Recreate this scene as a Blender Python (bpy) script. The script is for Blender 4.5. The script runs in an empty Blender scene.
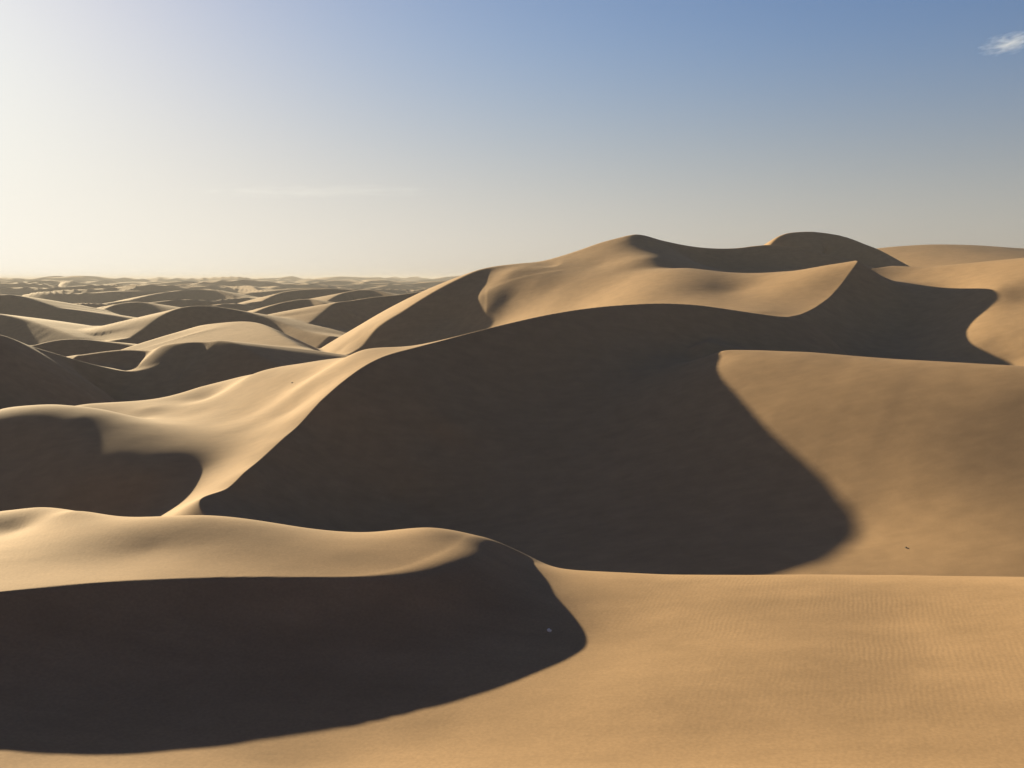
import bpy, math
import numpy as np

# ------------------------------------------------------------------ camera model
F, CX, CY, HORIZON = 845.0, 512.0, 384.0, 279.0
PITCH = math.atan((CY - HORIZON) / F)
CP, SP = math.cos(PITCH), math.sin(PITCH)
SUN_AZ, SUN_EL = math.radians(-44.0), math.radians(12.5)      # azimuth from +Y towards +X
SUN = np.array([math.sin(SUN_AZ) * math.cos(SUN_EL), math.cos(SUN_AZ) * math.cos(SUN_EL), math.sin(SUN_EL)])
RES = 1.0                                                      # mesh density
rng = np.random.default_rng(7)

def ray(px, py):
    a, b = (px - CX) / F, (CY - py) / F
    return np.array([a, CP + b * SP, b * CP - SP])

def P(px, py, d):
    r = ray(px, py)
    return r * (d / r[1])

def PL(pts):
    return np.array([P(*p) for p in pts])

def resample(p, n):
    """Catmull-Rom through the control points, n samples."""
    p = np.asarray(p, float)
    q = np.vstack([2 * p[0] - p[1], p, 2 * p[-1] - p[-2]])
    m = len(p) - 1
    t = np.linspace(0, m - 1e-9, n)
    i = t.astype(int)
    f = (t - i)[:, None]
    a, b, c, d = q[i], q[i + 1], q[i + 2], q[i + 3]
    return 0.5 * (2 * b + (c - a) * f + (2 * a - 5 * b + 4 * c - d) * f ** 2 + (3 * b - a - 3 * c + d) * f ** 3)

def shadow_points(edge, crest):
    """Where a shadow whose edge is seen at these pixels must lie, given the crest that casts it."""
    c = resample(crest, 400)
    out = []
    for px, py in edge:
        v = ray(px, py)
        v = v / np.linalg.norm(v)
        best = None
        for Q in c:
            # closest approach of  Q - t*SUN  and  l*v
            b = SUN @ v
            w = Q
            den = 1 - b * b
            t = (w @ SUN - b * (w @ v)) / den
            l = (w @ v) - t * b
            if t < 0.3 or l < 1:
                continue
            miss = np.linalg.norm(Q - t * SUN - l * v) / l
            if best is None or miss < best[0]:
                best = (miss, l * v)
        if best is not None and best[0] < 0.004:
            out.append(best[1])
    return np.array(out).reshape(-1, 3)

# ------------------------------------------------------------------ thin-plate surfaces
class TPS:
    def __init__(self, pts, smooth=0.0, s=40.0):
        pts = np.vstack([np.atleast_2d(p) for p in pts if len(p)])
        self.c = pts[:, :2].mean(0)
        self.s = s
        A = (pts[:, :2] - self.c) / s
        n = len(A)
        d2 = ((A[:, None] - A[None]) ** 2).sum(-1)
        K = 0.5 * d2 * np.log(d2 + 1e-12)
        K[np.arange(n), np.arange(n)] = smooth
        Pm = np.hstack([np.ones((n, 1)), A])
        M = np.block([[K, Pm], [Pm.T, np.zeros((3, 3))]])
        sol = np.linalg.lstsq(M, np.concatenate([pts[:, 2], np.zeros(3)]), rcond=None)[0]
        self.A, self.w, self.a = A, sol[:n], sol[n:]

    def __call__(self, x, y):
        x = np.asarray(x, np.float64).ravel()
        y = np.asarray(y, np.float64).ravel()
        out = np.empty(len(x))
        for i in range(0, len(x), 60000):
            u = ((x[i:i + 60000] - self.c[0]) / self.s).astype(np.float32)
            v = ((y[i:i + 60000] - self.c[1]) / self.s).astype(np.float32)
            d2 = (u[:, None] - self.A[None, :, 0].astype(np.float32)) ** 2 + (v[:, None] - self.A[None, :, 1].astype(np.float32)) ** 2
            k = 0.5 * d2 * np.log(d2 + 1e-12)
            out[i:i + 60000] = k @ self.w + self.a[0] + self.a[1] * u + self.a[2] * v
        return out

def smin(a, b, k):
    h = np.clip(0.5 + 0.5 * (b - a) / k, 0, 1)
    return b * (1 - h) + a * h - k * h * (1 - h)

def smax(a, b, k):
    return -smin(-a, -b, k)

def sstep(a, b, x):
    t = np.clip((x - a) / (b - a), 0, 1)
    return t * t * (3 - 2 * t)

def off(p, dx, dy, dz):
    return np.asarray(p) + np.array([dx, dy, dz])

# smooth value noise for gentle undulation (lattice of random numbers, bicubic-ish)
_LAT = rng.random((256, 256))
def vnoise(x, y):
    xi, yi = np.floor(x).astype(int), np.floor(y).astype(int)
    fx, fy = x - xi, y - yi
    fx, fy = fx ** 3 * (fx * (fx * 6 - 15) + 10), fy ** 3 * (fy * (fy * 6 - 15) + 10)
    g = lambda i, j: _LAT[(xi + i) % 256, (yi + j) % 256]
    return (g(0, 0) * (1 - fx) + g(1, 0) * fx) * (1 - fy) + (g(0, 1) * (1 - fx) + g(1, 1) * fx) * fy - 0.5

# ------------------------------------------------------------------ the terrain grid (polar, finest where the photo looks)
def axis(knots):
    out = []
    for (a, b, step) in knots:
        n = max(2, int(round((b - a) / (step / RES))))
        out.append(np.linspace(a, b, n, endpoint=False))
    return np.concatenate(out)

th = np.radians(axis([(-180, -80, 2.5), (-80, -50, 0.4), (-50, -33, 0.16), (-33, 33, 0.062), (33, 45, 0.2), (45, 80, 1.0), (80, 180.01, 2.5)]))
th[-1] = math.pi
lr = axis([(math.log(2.0), math.log(16), 0.03), (math.log(16), math.log(50), 0.0042), (math.log(50), math.log(95), 0.006),
           (math.log(95), math.log(260), 0.0034), (math.log(260), math.log(440), 0.003), (math.log(440), math.log(700), 0.0036), (math.log(700), math.log(1200), 0.005), (math.log(1200), math.log(9000), 0.008), (math.log(9000), math.log(13000), 0.04)])
TH, LR = np.meshgrid(th, lr)
R_ = np.exp(LR)
X = (np.minimum(R_, 12800) * np.sin(TH)).astype(np.float64)
Y = (R_ * np.cos(TH)).astype(np.float64)
NR, NT = X.shape
FRONT = np.abs(TH) < math.radians(80)

# base desert floor
BASE = -36 + 5 * vnoise(X / 160 + 31, Y / 160 + 7) + 2.0 * vnoise(X / 60 + 3, Y / 60 + 70)
BASE = BASE - 18 * (1 - sstep(200, 290, R_)) * (Y > 0)
BASE = BASE + 6 * sstep(900, 5000, R_)
Z = BASE.copy()
OWNER = np.zeros(Z.shape, np.int32)
LAYERS = [None]                                                # index -> (name, label)

def put(mask, z, k, label):
    """Union one dune with what is already there."""
    LAYERS.append(label)
    i = len(LAYERS) - 1
    old = Z[mask]
    own = OWNER[mask]
    own[z > old] = i
    OWNER[mask] = own
    Z[mask] = smax(old, z, k)

# ---- generic crescent dune from its crest line
def crest_dune(crest, label, lee=0.6, wind=0.13, side=-1, reach=120.0, k=2.0, n=170, crown=0.0):
    c = resample(crest, n)
    lo, hi = c[:, :2].min(0) - reach, c[:, :2].max(0) + reach
    mask = (X > lo[0]) & (X < hi[0]) & (Y > lo[1]) & (Y < hi[1])
    x, y = X[mask], Y[mask]
    best = np.full(len(x), 1e18)
    zc = np.zeros(len(x))
    sd = np.zeros(len(x))
    for a, b in zip(c[:-1], c[1:]):
        ex, ey = b[0] - a[0], b[1] - a[1]
        L2 = ex * ex + ey * ey + 1e-9
        t = np.clip(((x - a[0]) * ex + (y - a[1]) * ey) / L2, 0, 1)
        dx, dy = x - a[0] - t * ex, y - a[1] - t * ey
        d2 = dx * dx + dy * dy
        m = d2 < best
        best[m] = d2[m]
        zc[m] = (a[2] + t * (b[2] - a[2]))[m]
        sd[m] = ((ex * dy - ey * dx) / math.sqrt(L2))[m]
    d = np.sqrt(best)
    rr = 0.0035 * math.hypot(c[n // 2, 0], c[n // 2, 1])             # wind-rounded crest
    sgn = np.where(d > 1e-6, sd / np.maximum(d, 1e-6), 0)
    d = np.sqrt(d * d + rr * rr) - rr
    s = sgn * side
    f = sstep(-0.6, 0.6, s)                                    # 1 on the lee side
    z = zc - (wind * d * (1 - f) + lee * d * f)
    z -= (1 - f) * 0.0006 * d * d
    put(mask, z, k, label)

# =================================================================== far field
def far_dunes():
    """Low transverse dunes marching to the horizon, with lee faces away from the sun."""
    global Z
    m = (R_ > 600) & FRONT
    x, y = X[m], Y[m]
    z = np.full(len(x), -1e9)
    order = []
    for ring, (r0, r1, n, h0, h1) in enumerate([(750, 1300, 50, 5, 13), (1300, 2400, 110, 7, 22), (2400, 4500, 150, 10, 30), (4500, 8500, 170, 20, 46)]):
        for _ in range(n):
            r = math.sqrt(rng.uniform(r0 * r0, r1 * r1))
            a = rng.uniform(math.radians(-48), math.radians(36))
            order.append((r, a, rng.uniform(h0, h1), rng.uniform(0.75, 1.25)))
    for (r, a, h, w) in order:
        cx, cy = r * math.sin(a), r * math.cos(a)
        L = h * rng.uniform(5, 11)
        ang = rng.normal(math.radians(20), 0.45)
        ca, sa = math.cos(ang), math.sin(ang)
        ext = L * 2.0 + h * 9
        sel = np.nonzero((np.abs(x - cx) < ext) & (np.abs(y - cy) < ext))[0]
        if not len(sel):
            continue
        u = (x[sel] - cx) * ca + (y[sel] - cy) * sa
        v = -(x[sel] - cx) * sa + (y[sel] - cy) * ca
        bend = rng.uniform(-0.25, 0.25) * u * u / L + rng.uniform(0.05, 0.18) * L * np.sin(u / L * rng.uniform(2, 4) + rng.uniform(0, 6))
        q = v - bend
        hh = h * (1 - (u / (1.4 * L)) ** 2) + 0.12 * h * np.sin(u / L * 5 + rng.uniform(0, 6))
        zz = np.where(q < 0, hh + 0.56 * q, hh - 0.15 * q)
        z[sel] = np.maximum(z[sel], zz)
    base = Z[m]
    Z[m] = smax(base, base + np.maximum(z, -60), 4.0)

far_dunes()

# =================================================================== mid dunes at the left, far to near
G = crest_dune
G(PL([(130, 300, 1100), (160, 293, 1150), (190, 289.5, 1180), (215, 290, 1180), (235, 296, 1150)]), 'dark low dune far off with a rounded top beyond the small dome dunes')
G(PL([(262, 301, 900), (280, 293, 920), (300, 289.5, 930), (325, 288.5, 930), (342, 289, 930)]), 'far dune with a long flat crest just below the horizon haze')
G(PL([(322, 304, 740), (340, 294, 780), (358, 290, 790), (375, 290.5, 790), (395, 296, 770)]), 'far shaded dune with a thin sunlit edge climbing its left side')
G(PL([(98, 311, 760), (115, 304.5, 770), (130, 302, 775), (145, 302.5, 775), (158, 306, 765), (170, 311, 750)]), 'small dark dome shaped dune alone on the pale plain')
G(PL([(-60, 296, 700), (0, 294.5, 700), (20, 296, 700), (40, 302, 690), (58, 308, 680)]), 'dark smooth dune sloping down to the plain at the left edge below the horizon')
G(PL([(255, 312, 640), (270, 306, 650), (290, 301, 660), (310, 299, 665), (325, 303, 650)]), 'dark dune between the flat crested far dune and the winding lit ridge')
G(PL([(300, 329, 480), (312, 321, 490), (324, 311, 505), (335, 303, 520), (352, 300.5, 530), (375, 297, 540), (405, 294, 550), (428, 290.5, 560)]), 'shaded dune with a winding lit ridge left of the tall back dune', reach=160)
G(PL([(-80, 310, 500), (-20, 312, 500), (20, 318, 490), (50, 327, 470), (75, 336, 450), (85, 342, 440)]), 'dark dune running down from the left edge behind the nearest left dune')
G(PL([(130, 338, 440), (145, 328, 450), (165, 314, 465), (185, 307, 475), (205, 306, 480), (225, 308, 480), (250, 313, 475), (280, 322, 460), (305, 331, 440), (330, 336, 425)]), 'long dark arched dune standing behind the sunlit sand slope')
G(PL([(160, 346, 395), (190, 329, 394), (215, 323.5, 389), (255, 322.5, 376), (285, 338, 332), (310, 353, 302)]), 'sunlit tan dune with a smooth pale face in front of the dark arched dune', side=1, wind=0.14, lee=0.5, k=3, reach=230)
G(PL([(35, 345, 356), (55, 340.5, 360), (75, 339, 362), (100, 341, 362), (130, 344.5, 357), (150, 350, 348)]), 'low dark dune in front of the pale plain behind the big shaded left dune', k=1.0)
G(PL([(80, 355, 285), (120, 350, 285), (150, 350, 283), (165, 344.5, 281), (185, 342, 279), (205, 341.5, 278), (222, 340.5, 276), (240, 345, 271), (262, 356, 264), (285, 367, 257), (305, 374, 250)]), 'dark dune with a low humped crest below the sunlit tan dune')
crA = PL([(-200, 318, 205), (-120, 322, 215), (-40, 328, 225), (0, 335, 236), (30, 346, 248), (60, 355, 258), (95, 365, 264), (125, 371, 266), (155, 369, 268), (175, 362, 272)])
G(crA, 'big shaded dune sloping down from the left edge with a thin lit rim')

# =================================================================== far right ridge
G(PL([(800, 262, 520), (850, 252.5, 520), (880, 248, 520), (910, 245.5, 520), (940, 244.5, 520), (980, 245.5, 520), (1024, 248.5, 520), (1100, 251, 520), (1250, 252, 520)]), 'smooth sunlit far ridge at the right edge under the grey sky', lee=0.13, wind=0.2, reach=220)

def normals2d(c):
    t = np.gradient(c[:, :2], axis=0)
    return np.stack([t[:, 1], -t[:, 0]], 1) / np.linalg.norm(t, axis=1)[:, None]
def side_row(cr, nr, dist, dz, sel):
    return np.array([[p[0] + n[0] * dist, p[1] + n[1] * dist, p[2] + dz] for p, n in zip(cr[sel], nr[sel])])

def region(ymin, ymax, xmin, xmax):
    return (Y > ymin) & (Y < ymax) & (X > xmin) & (X < xmax)

def fade(x, y, x0, x1, y0, y1, slope=0.8):
    """Drop a surface away outside its own rectangle."""
    dx = np.maximum(np.maximum(x0 - x, x - x1), 0)
    dy = np.maximum(np.maximum(y0 - y, y - y1), 0)
    return slope * np.hypot(dx, dy)

# =================================================================== tall back dune
crE = PL([(345, 356, 325), (362, 346, 330), (375, 330, 335), (400, 313, 342), (430, 294, 352), (460, 278, 361), (480, 269.5, 366), (500, 265.5, 367), (525, 263, 368),
          (560, 256.5, 371), (600, 242.5, 376), (620, 237, 377), (636, 234, 378), (660, 239.5, 386), (700, 247, 396), (740, 247.5, 401),
          (766, 244.5, 400), (790, 246.5, 397), (815, 251, 393), (840, 257, 388), (870, 266, 380)])
nrmE = normals2d(crE)
sh = shadow_points([(492, 271), (486, 284), (481, 297), (486, 310), (495, 325)], crE)
slip = np.array([off(p, 9, -13, -9.5) for p in crE[1:5]])
slip2 = np.vstack([np.array([off(p, 0, -13, -8.2) for p in crE[14:19]])])
front = TPS([crE, sh, slip, slip2, np.array([off(p, 0, 25, 14) for p in np.vstack([crE[:6], crE[13:]])]), np.array([off(p, 0, 25, 8) for p in crE[6:13]]),
             PL([(560, 300, 313), (620, 290, 308), (510, 300, 332), (510, 285, 342), (510, 272, 354), (535, 285, 335), (560, 270, 346), (600, 265, 343), (650, 258, 336), (660, 270, 319), (690, 268, 330), (740, 274, 340), (800, 272, 350), (860, 264, 350),
                 (400, 350, 285), (450, 345, 285), (700, 300, 279), (800, 310, 280), (900, 300, 330)])], 1e-4)
wind = TPS([crE, side_row(crE, nrmE, -14, -2.0, slice(0, 10)), side_row(crE, nrmE, -40, -9, slice(0, 10)), side_row(crE, nrmE, -80, -24, slice(0, 10)), np.array([off(p, 0, 60, -9) for p in crE[10::2]]), np.array([off(p, 0, -25, 3) for p in crE[9:]]), np.array([off(p, 14, -20, 1.5) for p in crE[:9]]),
            ], 1e-4)
m = region(240, 640, -140, 260)
x, y = X[m], Y[m]
zE = smin(front(x, y), wind(x, y), 0.7) - fade(x, y, -95, 190, 285, 470)
put(m, zE, 1.5, 'tall back dune with a peaked skyline crest and sunlit front')

G(PL([(755, 262, 402), (760, 257, 407), (764, 252, 411), (769, 246, 414), (775, 239.5, 417), (782, 235, 420), (792, 232.5, 423), (812, 231.7, 426), (830, 233.5, 424), (845, 237, 419), (860, 242.5, 411), (880, 251, 400), (893, 264, 386)]), 'dark rounded dune cap standing out on the skyline right of the tall back dune', lee=0.62, wind=0.5, k=0.8)

# =================================================================== right middle dune with its lit face and slip face
crF = PL([(770, 322, 212), (800, 314.5, 222), (815, 307.5, 230), (830, 297, 240), (842, 284, 249), (850, 273, 255), (858, 261.5, 262)])
shG = shadow_points([(1012, 363), (990, 352), (975, 344), (968, 330), (975, 320), (985, 311), (994, 300), (995, 291)], crF)
top3 = PL([(858, 261.5, 262), (830, 266, 275), (790, 272, 290), (740, 274, 303), (690, 268, 314)])
lit = TPS([crF, top3, PL([(740, 290, 270), (700, 285, 278), (700, 312, 235), (760, 312, 228), (800, 290, 252), (820, 280, 256)]),
           np.array([off(p, 0, 16, -2.5) for p in top3]), np.array([off(p, 25, -10, 5.5) for p in crF])], 1e-4)
topG = PL([(900, 266, 298), (960, 264.5, 281), (985, 262, 276), (1024, 258, 270), (1120, 250, 254)])
lee3 = TPS([crF, np.array([off(p, 14, -9, -9.8) for p in crF]), np.array([off(p, -25, 14, 15) for p in crF]), shG,
            np.array([off(top3[0], 10, 10, -5), off(top3[1], 6, 12, 0), off(top3[0], 0, 40, 6)]),
            topG, np.array([off(p, 0, 20, -1.0) for p in topG]), np.array([off(p, 0, 50, -3) for p in topG]),
            PL([(1024, 300, 225), (1024, 345, 197), (1120, 300, 207), (1120, 345, 183), (900, 362, 190), (860, 366, 185)])], 1e-4)
m = region(150, 480, -60, 330)
x, y = X[m], Y[m]
wl = sstep((545 - CX) / F, (715 - CX) / F, x / y)
zF = smin(front(x, y) * (1 - wl) + lit(x, y) * wl - 0.25 * (1 - wl), lee3(x, y), 0.15) - fade(x, y, -10, 260, 175, 345, 0.5)
put(m, zF, 1.0, 'middle dune at the right with a bright face and a curved knife edge crest')

# =================================================================== great central dune
crB = PL([(200, 500, 112), (228, 488, 118), (245, 472, 122), (262, 458, 127), (285, 437, 133), (300, 424, 137.5), (320, 402, 142.5), (340, 384, 147), (360, 369, 152), (380, 358, 156), (410, 349, 161),
          (455, 337, 168), (500, 325.5, 174), (560, 312.5, 180), (620, 305, 185), (660, 303.5, 187), (700, 305.5, 189), (740, 311, 191), (780, 316.5, 194), (800, 319, 197), (830, 338, 198), (860, 366, 198)])
shC = shadow_points([(722, 357), (719, 367), (724, 382), (737, 396), (752, 410), (770, 428), (790, 447), (810, 466), (830, 485), (845, 499), (855, 511), (860, 524), (858, 537), (848, 549), (830, 560), (810, 568), (790, 574)], crB)
ridgeC = PL([(722, 351.5, 159), (760, 350.5, 157), (820, 353, 151.5), (860, 356, 147), (940, 361, 139.2), (1024, 366, 132), (1120, 372, 124.6), (1250, 380, 116)])
flankC = PL([(1024, 470, 106.4), (940, 470, 110.1), (940, 560, 92.7), (1024, 560, 89.9), (1200, 480, 98), (1200, 600, 80)])
nrm = normals2d(crB)
lee2 = TPS([crB, side_row(crB, nrm, 18, -11.0, slice(3, 20)), side_row(crB, nrm, -14, 9.0, slice(0, 20)), shC, ridgeC,
            np.array([off(p, 4, 12, -3.5) for p in ridgeC[2:]]), np.array([off(p, 6, 26, -9) for p in ridgeC[3:]]),
            flankC, PL([(250, 540, 98), (400, 560, 104), (600, 565, 104), (100, 560, 95)])], 1e-4)
rimW = PL([(85, 404.5, 185), (150, 399.5, 193), (200, 387, 200), (250, 375, 205), (300, 367, 200), (350, 359, 190), (400, 350, 178)])
# heights of the shaded basin and the sand shelf to the left of the central dune
basin = np.array([(-125.0, 112.0, -39.00), (-115.5, 112.0, -39.00), (-106.0, 112.0, -39.00), (-96.5, 112.0, -39.00), (-87.0, 112.0, -39.00), (-77.5, 112.0, -39.00),
              (-68.0, 112.0, -39.00), (-58.5, 112.0, -37.00), (-125.0, 121.5, -39.00), (-115.5, 121.5, -39.00), (-106.0, 121.5, -39.00), (-96.5, 121.5, -39.00),
              (-87.0, 121.5, -39.00), (-77.5, 121.5, -39.00), (-68.0, 121.5, -39.00), (-58.5, 121.5, -37.00), (-49.0, 121.5, -32.95), (-125.0, 131.0, -33.72),
              (-115.5, 131.0, -33.53), (-106.0, 131.0, -33.19), (-96.5, 131.0, -33.53), (-87.0, 131.0, -34.75), (-77.5, 131.0, -34.23), (-68.0, 131.0, -31.67),
              (-58.5, 131.0, -30.36), (-49.0, 131.0, -30.15), (-125.0, 140.5, -31.87), (-115.5, 140.5, -31.76), (-106.0, 140.5, -31.93), (-96.5, 140.5, -31.01),
              (-87.0, 140.5, -30.31), (-77.5, 140.5, -28.44), (-68.0, 140.5, -27.29), (-58.5, 140.5, -27.49), (-49.0, 140.5, -27.41), (-125.0, 150.0, -30.07),
              (-115.5, 150.0, -30.21), (-106.0, 150.0, -27.20), (-96.5, 150.0, -26.18), (-87.0, 150.0, -24.89), (-77.5, 150.0, -24.40), (-68.0, 150.0, -25.64),
              (-58.5, 150.0, -26.82), (-49.0, 150.0, -26.24), (-39.5, 150.0, -23.40), (-125.0, 159.5, -33.60), (-115.5, 159.5, -32.38), (-106.0, 159.5, -29.52),
              (-96.5, 159.5, -24.66), (-87.0, 159.5, -23.86), (-77.5, 159.5, -24.83), (-68.0, 159.5, -26.93), (-58.5, 159.5, -26.95), (-49.0, 159.5, -25.31),
              (-39.5, 159.5, -20.03), (-125.0, 169.0, -32.85), (-115.5, 169.0, -31.45), (-106.0, 169.0, -30.36), (-96.5, 169.0, -29.38), (-87.0, 169.0, -28.76),
              (-77.5, 169.0, -28.26), (-68.0, 169.0, -27.58), (-58.5, 169.0, -26.05), (-49.0, 169.0, -22.97), (-39.5, 169.0, -19.04), (-30.0, 169.0, -14.19),
              (-20.5, 169.0, -13.33), (-125.0, 178.5, -32.34), (-115.5, 178.5, -30.91), (-106.0, 178.5, -29.49), (-87.0, 178.5, -28.09), (-77.5, 178.5, -27.26),
              (-68.0, 178.5, -26.57), (-58.5, 178.5, -23.85), (-49.0, 178.5, -20.38), (-39.5, 178.5, -17.58), (-77.5, 188.0, -27.17), (-68.0, 188.0, -26.38),
              (-58.5, 188.0, -21.37), (-49.0, 188.0, -19.15), (-58.5, 197.5, -21.70)])
foot = np.array([(a_, b_, -40.0) for a_ in (-130, -110, -90, -70, -50) for b_ in (88, 102)])
wind2 = TPS([crB, rimW, basin, foot, np.array([off(p, -4, 18, -6) for p in rimW]), np.array([off(p, -6, 45, -14) for p in rimW[1:]]), np.array([off(p, 0, 22, -2.5) for p in crB[12:]]), np.array([off(p, 0, 45, -7) for p in crB[12:]]),
             side_row(crB, nrm, 16, 0.8, slice(2, 20)), np.array([off(p, 0, 0, 8) for p in ridgeC[1:]]), np.array([off(p, 0, 0, 14) for p in flankC])], 1e-4)
m = region(55, 320, -260, 260)
x, y = X[m], Y[m]
zB = smin(lee2(x, y), wind2(x, y), 0.12) - fade(x, y, -170, 170, 75, 225, 0.6)
put(m, zB, 0.8, 'great central dune with a huge dark slip face and curved shadow')

# =================================================================== foreground dune
cr1 = PL([(-260, 625, 24), (-150, 607, 26), (-60, 599, 27), (0, 592, 28), (60, 586, 29), (120, 581.5, 30), (190, 578.5, 31), (260, 577, 31.5), (330, 577.5, 32), (390, 575.5, 32.6), (430, 571, 33.4)])
ext1 = PL([(430, 571, 33.4), (470, 559.5, 35.2), (500, 553.5, 38), (520, 551.5, 41)])
ext0 = PL([(470, 564, 35.2), (500, 559, 38), (520, 556, 41)])
sil1 = PL([(-250, 540, 37), (-100, 522, 41), (0, 512, 41.5), (40, 507.5, 42), (70, 512, 40), (100, 519.5, 38.5), (150, 518.5, 38.3), (200, 517, 38.3), (250, 521, 38.6), (300, 528, 39), (340, 531.5, 40), (370, 532, 40),
           (400, 529.5, 40), (430, 528, 40), (460, 532, 40.5), (490, 540, 41), (520, 552.5, 41)])
silR = PL([(545, 563.5, 40.2), (575, 570, 39.8), (620, 574, 39.4), (700, 576, 38.7), (800, 575.5, 37.9), (900, 575.5, 37.1), (1024, 577, 36), (1150, 581, 34.5), (1400, 600, 30.4)])
cast1 = np.vstack([cr1, ext0])
sh1 = shadow_points([(0, 752), (50, 756), (100, 757), (150, 754.5), (200, 750), (250, 744), (300, 736), (350, 727), (400, 716), (450, 704), (500, 690), (540, 676), (565, 665), (580, 655),
                     (585, 647), (580, 634), (570, 620), (555, 605), (543, 593), (534, 580)], cast1)
def back(s):
    return [np.array([off(p, 0, 5, -2.2) for p in s]), np.array([off(p, 0, 14, -7.5) for p in s]), np.array([off(p, 0, 34, -19) for p in s])]
near = np.array([(a, d, z) for a in (-18, -9, 0, 9, 18) for (d, z) in ((16.5, -11.3), (12, -8.7), (8, -6.4), (4, -3.4))])
top1 = TPS([cr1, ext1, sil1] + back(sil1) + [np.array([off(p, 0.6, -6, 0.6) for p in cr1]), np.array([off(p, 0, 0, dz) for p, dz in zip(silR, (0.1, 0.4, 1.2, 2.4, 3, 3, 3, 3, 3))]), np.array([off(p, 0, -8, 3) for p in silR[2:]])] + [np.array([off(P(18, 528, 39), 0, 0, -0.08), P(150, 551, 34.5)])], 1e-5, 10.0)
bowl = TPS([cr1, ext1[1:], sh1, silR] + back(silR) + [np.array([off(p, 0.7, -1.5, -0.85) for p in cr1]), np.array([off(p, -1, 4, 2.4) for p in cr1]), np.array([off(p, -1, 4, 1.5) for p in ext1[1:]]), near,
            PL([(1024, 768, 19.8), (700, 768, 20.6), (500, 768, 21.2), (300, 768, 21.6), (100, 775, 20.2), (-100, 780, 19.2), (800, 660, 27.4), (1024, 650, 27.3), (650, 620, 32.4), (900, 620, 31.0), (1300, 768, 18.8), (650, 690, 25.6)])], 1e-5, 10.0)
m = (R_ < 120) & (Y > 0)
x, y = X[m], Y[m]
kk = 0.04 + 1.7 * sstep(-7.0, 0.5, x)
ta, tb = top1(x, y), bowl(x, y)
z1 = smin(ta, tb, kk) + 0.14 * kk * np.exp(-2 * ((ta - tb) / kk) ** 2) - fade(x, y, -45, 45, 0.5, 70, 0.6)
put(m, z1, 0.5, 'smooth foreground dune with a shaded bowl and a rippled lit slope')

# ground behind and under the camera
m = Y <= 3
Z[m] = np.maximum(Z[m], -1.9 - 0.35 * np.hypot(X[m], Y[m] - 1))
OWNER[m & (R_ < 60)] = len(LAYERS) - 1

# soft wind-worked unevenness, growing with distance like the photo's broad streaks
FR = (R_ < 700) & (Y > 0)
x, y = X[FR], Y[FR]
c_, s_ = math.cos(0.6), math.sin(0.6)
u_, v_ = x * c_ + y * s_, -x * s_ + y * c_
far_ = sstep(70, 140, R_[FR])
Z[FR] += (1 - far_) * (0.03 * vnoise(u_ / 5 + 9, v_ / 3 + 4) + 0.008 * vnoise(u_ / 1.7 + 40, v_ / 1.1 + 90)) \
    + 0.10 * np.exp(-((x - 52) ** 2 + (y - 138) ** 2) / 24 ** 2) * vnoise((0.8 * x - 0.6 * y) / 4.5 + 7, (0.6 * x + 0.8 * y) / 26 + 3) \
    + far_ * (0.14 * vnoise(u_ / 22 + 9, v_ / 12 + 4) + 0.05 * vnoise(u_ / 7 + 50, v_ / 5 + 80))

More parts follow.
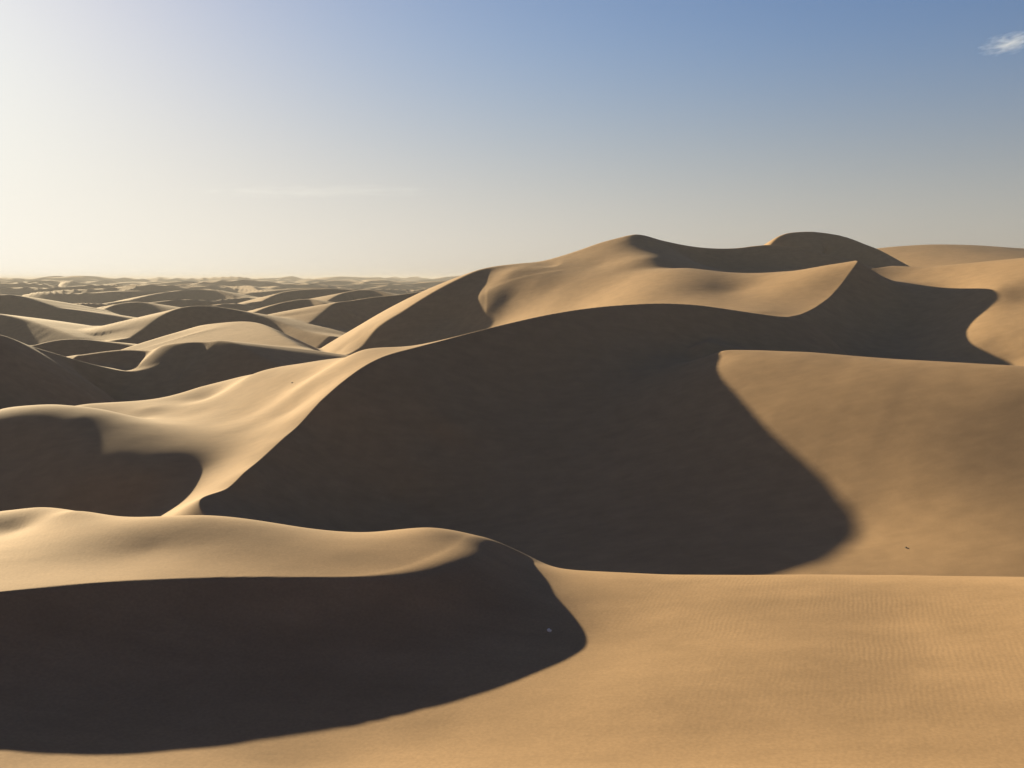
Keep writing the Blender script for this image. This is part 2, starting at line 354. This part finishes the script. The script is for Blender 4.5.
# =================================================================== meshes
def mat_sand():
    m = bpy.data.materials.new('sand')
    m.use_nodes = True
    nt = m.node_tree
    N, Lk = nt.nodes, nt.links
    bsdf = N['Principled BSDF']
    bsdf.inputs['Roughness'].default_value = 0.95
    bsdf.inputs['Specular IOR Level'].default_value = 0.1
    geo = N.new('ShaderNodeNewGeometry')
    def noise(scale, detail=4, rough=0.55, vec=None):
        n = N.new('ShaderNodeTexNoise')
        n.inputs['Scale'].default_value = scale
        n.inputs['Detail'].default_value = detail
        n.inputs['Roughness'].default_value = rough
        Lk.new(vec or geo.outputs['Position'], n.inputs['Vector'])
        return n
    big, mid, fine = noise(0.03), noise(0.35, 5), noise(9.0, 3)
    def ramp(src, a, b, c0, c1):
        r = N.new('ShaderNodeValToRGB')
        r.color_ramp.elements[0].position, r.color_ramp.elements[1].position = a, b
        r.color_ramp.elements[0].color, r.color_ramp.elements[1].color = c0, c1
        Lk.new(src, r.inputs['Fac'])
        return r
    c = ramp(big.outputs['Fac'], 0.3, 0.7, (0.208, 0.136, 0.075, 1), (0.228, 0.149, 0.082, 1))
    def mul(prev, src, lo, hi):
        r = ramp(src, 0.3, 0.7, (lo, lo, lo, 1), (hi, hi, hi, 1))
        mx = N.new('ShaderNodeMix')
        mx.data_type, mx.blend_type = 'RGBA', 'MULTIPLY'
        mx.inputs[0].default_value = 1
        Lk.new(prev, mx.inputs[6]); Lk.new(r.outputs['Color'], mx.inputs[7])
        return mx.outputs[2]
    st = N.new('ShaderNodeMapping'); st.inputs['Rotation'].default_value = (0, 0, math.radians(40)); st.inputs['Scale'].default_value = (0.35, 1.6, 1.0)
    Lk.new(geo.outputs['Position'], st.inputs['Vector'])
    streak = noise(0.55, 6, 0.62, st.outputs['Vector'])
    col = mul(c.outputs['Color'], mid.outputs['Fac'], 0.92, 1.07)
    col = mul(col, streak.outputs['Fac'], 0.93, 1.06)
    col = mul(col, fine.outputs['Fac'], 0.91, 1.09)
    Lk.new(col, bsdf.inputs['Base Color'])
    # wind ripples: distorted bands, only in patches, plus grain
    mp = N.new('ShaderNodeMapping')
    mp.inputs['Rotation'].default_value = (0, 0, math.radians(22))
    Lk.new(geo.outputs['Position'], mp.inputs['Vector'])
    wv = N.new('ShaderNodeTexWave')
    wv.wave_type, wv.bands_direction, wv.wave_profile = 'BANDS', 'X', 'SIN'
    wv.inputs['Scale'].default_value = 1.75
    wv.inputs['Distortion'].default_value = 5.0
    wv.inputs['Detail'].default_value = 1.5
    wv.inputs['Detail Scale'].default_value = 0.5
    Lk.new(mp.outputs['Vector'], wv.inputs['Vector'])
    vd = N.new('ShaderNodeVectorMath'); vd.operation = 'DISTANCE'; vd.inputs[1].default_value = (13.5, 32.0, -13.7)
    Lk.new(geo.outputs['Position'], vd.inputs[0])
    pm = N.new('ShaderNodeMapRange'); pm.interpolation_type = 'SMOOTHSTEP'
    for nm, v_ in (('From Min', 4.0), ('From Max', 13.0), ('To Min', 1.0), ('To Max', 0.22)):
        pm.inputs[nm].default_value = v_
    Lk.new(vd.outputs['Value'], pm.inputs['Value'])
    pn = ramp(noise(0.22, 2).outputs['Fac'], 0.35, 0.6, (0.25, 0.25, 0.25, 1), (1, 1, 1, 1))
    patch = N.new('ShaderNodeMix'); patch.data_type, patch.blend_type = 'RGBA', 'MULTIPLY'; patch.inputs[0].default_value = 1
    Lk.new(pm.outputs[0], patch.inputs[6]); Lk.new(pn.outputs['Color'], patch.inputs[7])
    mt = N.new('ShaderNodeMath'); mt.operation = 'MULTIPLY'
    Lk.new(wv.outputs['Fac'], mt.inputs[0]); Lk.new(patch.outputs[2], mt.inputs[1])
    b1 = N.new('ShaderNodeBump'); b1.inputs['Strength'].default_value = 1.0; b1.inputs['Distance'].default_value = 0.0016
    Lk.new(mt.outputs[0], b1.inputs['Height'])
    b2 = N.new('ShaderNodeBump'); b2.inputs['Strength'].default_value = 0.5; b2.inputs['Distance'].default_value = 0.012
    Lk.new(noise(3.0, 6, 0.6).outputs['Fac'], b2.inputs['Height']); Lk.new(b1.outputs['Normal'], b2.inputs['Normal'])
    Lk.new(b2.outputs['Normal'], bsdf.inputs['Normal'])
    return m

SAND = mat_sand()

# vertex normals from the whole height field, so the pieces meet without a seam
V = np.stack([X, Y, Z], -1)
du = np.empty_like(V); dv = np.empty_like(V)
du[:, 1:-1] = V[:, 2:] - V[:, :-2]; du[:, 0] = V[:, 1] - V[:, 0]; du[:, -1] = V[:, -1] - V[:, -2]
dv[1:-1] = V[2:] - V[:-2]; dv[0] = V[1] - V[0]; dv[-1] = V[-1] - V[-2]
NRM = np.cross(du, dv)
NRM /= np.linalg.norm(NRM, axis=-1, keepdims=True) + 1e-12
NRM[NRM[..., 2] < 0] *= -1

idx = np.arange(NR * NT).reshape(NR, NT)
quads = np.stack([idx[:-1, :-1], idx[:-1, 1:], idx[1:, 1:], idx[1:, :-1]], -1).reshape(-1, 4)
quads = np.ascontiguousarray(quads)
fo = OWNER[:-1, :-1].reshape(-1)
Vf, Nf = V.reshape(-1, 3), NRM.reshape(-1, 3)

def link_mesh(name, verts, faces, normals=None):
    me = bpy.data.meshes.new(name)
    n, f = len(verts), len(faces)
    me.vertices.add(n); me.loops.add(f * 4); me.polygons.add(f)
    me.vertices.foreach_set('co', np.ascontiguousarray(verts, np.float32).ravel())
    me.loops.foreach_set('vertex_index', np.ascontiguousarray(faces, np.int32).ravel())
    me.polygons.foreach_set('loop_start', np.arange(0, f * 4, 4, dtype=np.int32))
    me.polygons.foreach_set('use_smooth', np.ones(f, bool))
    me.update(calc_edges=True)
    if normals is not None:
        me.normals_split_custom_set_from_vertices(np.ascontiguousarray(normals, np.float32))
    me.materials.append(SAND)
    o = bpy.data.objects.new(name, me)
    bpy.context.scene.collection.objects.link(o)
    return o

for i, label in enumerate(LAYERS):
    q = quads[fo == i]
    if not len(q):
        continue
    used, inv = np.unique(q, return_inverse=True)
    o = link_mesh('sand_dune' if i else 'desert_terrain', Vf[used], inv.reshape(-1, 4), Nf[used])
    o['kind'] = 'structure'
    o.shadow_terminator_geometry_offset = 0.15
    if i:
        o['label'], o['category'], o['group'] = label, 'sand dune', 'sand dunes'
    else:
        o['label'], o['category'] = 'hazy plain of small far dunes reaching the horizon', 'desert'

# =================================================================== light, sky, camera
sc = bpy.context.scene
w = bpy.data.worlds.new('World'); sc.world = w; w.use_nodes = True
nt = w.node_tree
bg = nt.nodes['Background']
sky = nt.nodes.new('ShaderNodeTexSky')
sky.sky_type = 'NISHITA'; sky.sun_disc = False
sky.sun_elevation = SUN_EL; sky.sun_rotation = SUN_AZ
sky.altitude = 900; sky.air_density = 1.0; sky.dust_density = 1.5; sky.ozone_density = 3.0
def nd(kind, **kw):
    n = nt.nodes.new(kind)
    for k_, v_ in kw.items():
        setattr(n, k_, v_)
    return n
# thick desert air: soften the glow round the sun, grey the band above the horizon
pw = nd('ShaderNodeVectorMath', operation='POWER'); pw.inputs[1].default_value = (1.5,) * 3
ka = nd('ShaderNodeVectorMath', operation='MULTIPLY'); ka.inputs[1].default_value = (0.61, 0.435, 0.44)
k1 = nd('ShaderNodeVectorMath', operation='MULTIPLY_ADD'); k1.inputs[1].default_value = (1 / 3.9, 1 / 4.25, 1 / 4.1); k1.inputs[2].default_value = (1, 1, 1)
k2 = nd('ShaderNodeVectorMath', operation='DIVIDE')
nt.links.new(sky.outputs['Color'], pw.inputs[0]); nt.links.new(pw.outputs[0], ka.inputs[0])
nt.links.new(ka.outputs[0], k1.inputs[0]); nt.links.new(ka.outputs[0], k2.inputs[0]); nt.links.new(k1.outputs[0], k2.inputs[1])
lum = nd('ShaderNodeRGBToBW'); nt.links.new(k2.outputs[0], lum.inputs[0])
grey = nd('ShaderNodeVectorMath', operation='SCALE'); grey.inputs[0].default_value = (0.96, 0.90, 0.80); nt.links.new(lum.outputs[0], grey.inputs['Scale'])
tc = nd('ShaderNodeTexCoord'); sx = nd('ShaderNodeSeparateXYZ'); nt.links.new(tc.outputs['Generated'], sx.inputs[0])
mr = nd('ShaderNodeMapRange', interpolation_type='SMOOTHSTEP'); mr.inputs['From Min'].default_value = 0.0; mr.inputs['From Max'].default_value = 0.30
mr.inputs['To Min'].default_value = 0.85; mr.inputs['To Max'].default_value = 0.0
nt.links.new(sx.outputs['Z'], mr.inputs['Value'])
mx = nd('ShaderNodeMix', data_type='RGBA'); nt.links.new(mr.outputs[0], mx.inputs[0]); nt.links.new(k2.outputs[0], mx.inputs[6]); nt.links.new(grey.outputs[0], mx.inputs[7])
nt.links.new(mx.outputs[2], bg.inputs['Color'])
bg.inputs['Strength'].default_value = 0.05

# haze: one closed box of even, thin dust
import bmesh
bm = bmesh.new(); bmesh.ops.create_cube(bm, size=1)
me = bpy.data.meshes.new('haze'); bm.to_mesh(me); bm.free()
HZ0, HZ1 = float(Z.min()) - 1.0, float(Z.max()) + 1.5
ho = bpy.data.objects.new('haze', me); sc.collection.objects.link(ho)
ho.scale = (27000, 27000, HZ1 - HZ0); ho.location = (0, 0, (HZ0 + HZ1) / 2)
hm = bpy.data.materials.new('dusty_air'); hm.use_nodes = True
hn = hm.node_tree; hn.nodes.clear()
ou = hn.nodes.new('ShaderNodeOutputMaterial'); pv = hn.nodes.new('ShaderNodeVolumePrincipled')
pv.inputs['Color'].default_value = (0.5, 0.485, 0.472, 1); pv.inputs['Density'].default_value = 1.25e-4; pv.inputs['Anisotropy'].default_value = 0.0
hn.links.new(pv.outputs['Volume'], ou.inputs['Volume'])
me.materials.append(hm)
ho['kind'] = 'stuff'; ho['label'] = 'pale dusty haze lying over the far desert'; ho['category'] = 'haze'

# small wisp of cloud high at the right, far outside the haze
def cloud(px, py, d, scale, tilt, nscale, stretch, dens, label):
    bm = bmesh.new(); bmesh.ops.create_icosphere(bm, subdivisions=4, radius=1)
    me = bpy.data.meshes.new('cloud'); bm.to_mesh(me); bm.free()
    cl = bpy.data.objects.new('cloud', me); sc.collection.objects.link(cl)
    cl.location = P(px, py, d); cl.scale = scale; cl.rotation_euler = (0, math.radians(tilt), math.atan2(-(px - CX), F))
    vm = bpy.data.materials.new('cloud_vapour'); vm.use_nodes = True
    vn = vm.node_tree; vn.nodes.clear()
    ou = vn.nodes.new('ShaderNodeOutputMaterial'); pv = vn.nodes.new('ShaderNodeVolumePrincipled')
    pv.inputs['Color'].default_value = (0.86, 0.92, 1, 1); pv.inputs['Anisotropy'].default_value = 0.3
    tcv = vn.nodes.new('ShaderNodeTexCoord'); mpv = vn.nodes.new('ShaderNodeMapping'); mpv.inputs['Scale'].default_value = stretch
    nz = vn.nodes.new('ShaderNodeTexNoise'); nz.inputs['Scale'].default_value = nscale; nz.inputs['Detail'].default_value = 5
    vn.links.new(tcv.outputs['Object'], mpv.inputs['Vector']); vn.links.new(mpv.outputs['Vector'], nz.inputs['Vector'])
    ln = vn.nodes.new('ShaderNodeVectorMath'); ln.operation = 'LENGTH'; vn.links.new(tcv.outputs['Object'], ln.inputs[0])
    m1 = vn.nodes.new('ShaderNodeMath'); m1.operation = 'MULTIPLY_ADD'; m1.inputs[1].default_value = -0.42; vn.links.new(ln.outputs['Value'], m1.inputs[0]); vn.links.new(nz.outputs['Fac'], m1.inputs[2])
    m2 = vn.nodes.new('ShaderNodeMapRange'); m2.inputs['From Min'].default_value = 0.20; m2.inputs['From Max'].default_value = 0.55; m2.inputs['To Min'].default_value = 0.0; m2.inputs['To Max'].default_value = dens
    vn.links.new(m1.outputs[0], m2.inputs['Value']); vn.links.new(m2.outputs[0], pv.inputs['Density'])
    vn.links.new(pv.outputs['Volume'], ou.inputs['Volume'])
    me.materials.append(vm)
    cl['label'] = label; cl['category'] = 'cloud'; cl['kind'] = 'thing'
cloud(1012, 42.5, 6200, (235, 200, 72), -6, 2.0, (1.6, 1.3, 1.7), 0.0026, 'small white wisp of cloud in the clear blue sky at the upper right')
cloud(320, 191, 9000, (1700, 600, 75), -1.5, 1.5, (4.0, 1.0, 2.4), 0.00007, 'long faint streak of thin cloud low in the pale sky')

# a few stones lying on the sand
def ground(px, py):
    v = ray(px, py); v = v / v[1]
    ds = np.exp(np.linspace(math.log(15), math.log(400), 6000))
    u = math.atan2(v[0], 1.0)
    j = int(np.argmin(np.abs(th - u)))
    prof_d, prof_z = Y[:, j], Z[:, j]
    zz = np.interp(ds, prof_d, prof_z)
    hit = np.nonzero(zz >= v[2] * ds)[0]
    d = ds[hit[0]] if len(hit) else 30.0
    return np.array([v[0] * d, d, float(np.interp(d, prof_d, prof_z))])
def stone_mat(name, c0, c1):
    m = bpy.data.materials.new(name); m.use_nodes = True
    n = m.node_tree.nodes; l = m.node_tree.links
    t = n.new('ShaderNodeTexNoise'); t.inputs['Scale'].default_value = 14; t.inputs['Detail'].default_value = 5
    r = n.new('ShaderNodeValToRGB'); r.color_ramp.elements[0].color, r.color_ramp.elements[1].color = c0, c1
    l.new(t.outputs['Fac'], r.inputs['Fac']); l.new(r.outputs['Color'], n['Principled BSDF'].inputs['Base Color'])
    n['Principled BSDF'].inputs['Roughness'].default_value = 0.85
    return m
pale = stone_mat('pale_stone', (0.38, 0.34, 0.32, 1), (0.62, 0.57, 0.54, 1)); dark = stone_mat('dark_stone', (0.03, 0.025, 0.02, 1), (0.09, 0.07, 0.055, 1))
for (px, py, size, mt_, lab) in ((549, 631, 0.24, pale, 'pale stone lying in the foreground shadow near its pointed right end'),
                                 (906, 548, 0.32, dark, 'dark stone at the foot of the great lit slope on the right'),
                                 (292, 383, 0.5, dark, 'dark speck of rock on the lit strip of sand left of the great central dune')):
    g = ground(px, py)
    bm = bmesh.new(); bmesh.ops.create_icosphere(bm, subdivisions=3, radius=1)
    fr = rng.normal(size=(7, 3)); fr /= np.linalg.norm(fr, axis=1)[:, None]
    for v in bm.verts:
        p = np.array(v.co)
        k = 1.0
        for f_ in fr:
            k = min(k, 0.72 / max(0.72, abs(float(p @ f_))) )
        q = p * k * (1 + 0.12 * math.sin(5 * p[0] + 3 * p[1]))
        v.co = (q[0] * size * 0.55, q[1] * size * 0.42, q[2] * size * 0.30)
    me = bpy.data.meshes.new('stone'); bm.to_mesh(me); bm.free()
    me.materials.append(mt_)
    o = bpy.data.objects.new('stone', me); sc.collection.objects.link(o)
    o.location = (g[0], g[1], g[2] + size * 0.12); o.rotation_euler = (0, 0, rng.uniform(0, 3))
    o['label'], o['category'], o['group'] = lab, 'stone', 'stones on the sand'

sl = bpy.data.lights.new('sun', 'SUN'); sl.energy = 4.1; sl.angle = math.radians(0.53); sl.color = (1.0, 0.83, 0.53)
so = bpy.data.objects.new('sun', sl); sc.collection.objects.link(so)
from mathutils import Vector
so.rotation_euler = Vector(SUN).to_track_quat('Z', 'Y').to_euler()

cam = bpy.data.cameras.new('camera'); co = bpy.data.objects.new('camera', cam); sc.collection.objects.link(co)
cam.sensor_fit = 'HORIZONTAL'; cam.sensor_width = 36; cam.lens = 36 * F / 1024
cam.clip_start = 0.1; cam.clip_end = 60000
co.location = (0, 0, 0); co.rotation_euler = (math.pi / 2 - PITCH, 0, 0)
sc.camera = co

sc.view_settings.view_transform = 'Standard'; sc.view_settings.look = 'None'
sc.view_settings.exposure = 2.4; sc.view_settings.gamma = 1
sc.cycles.use_denoising = True
sc.cycles.max_bounces = 4; sc.cycles.diffuse_bounces = 3; sc.cycles.volume_bounces = 0
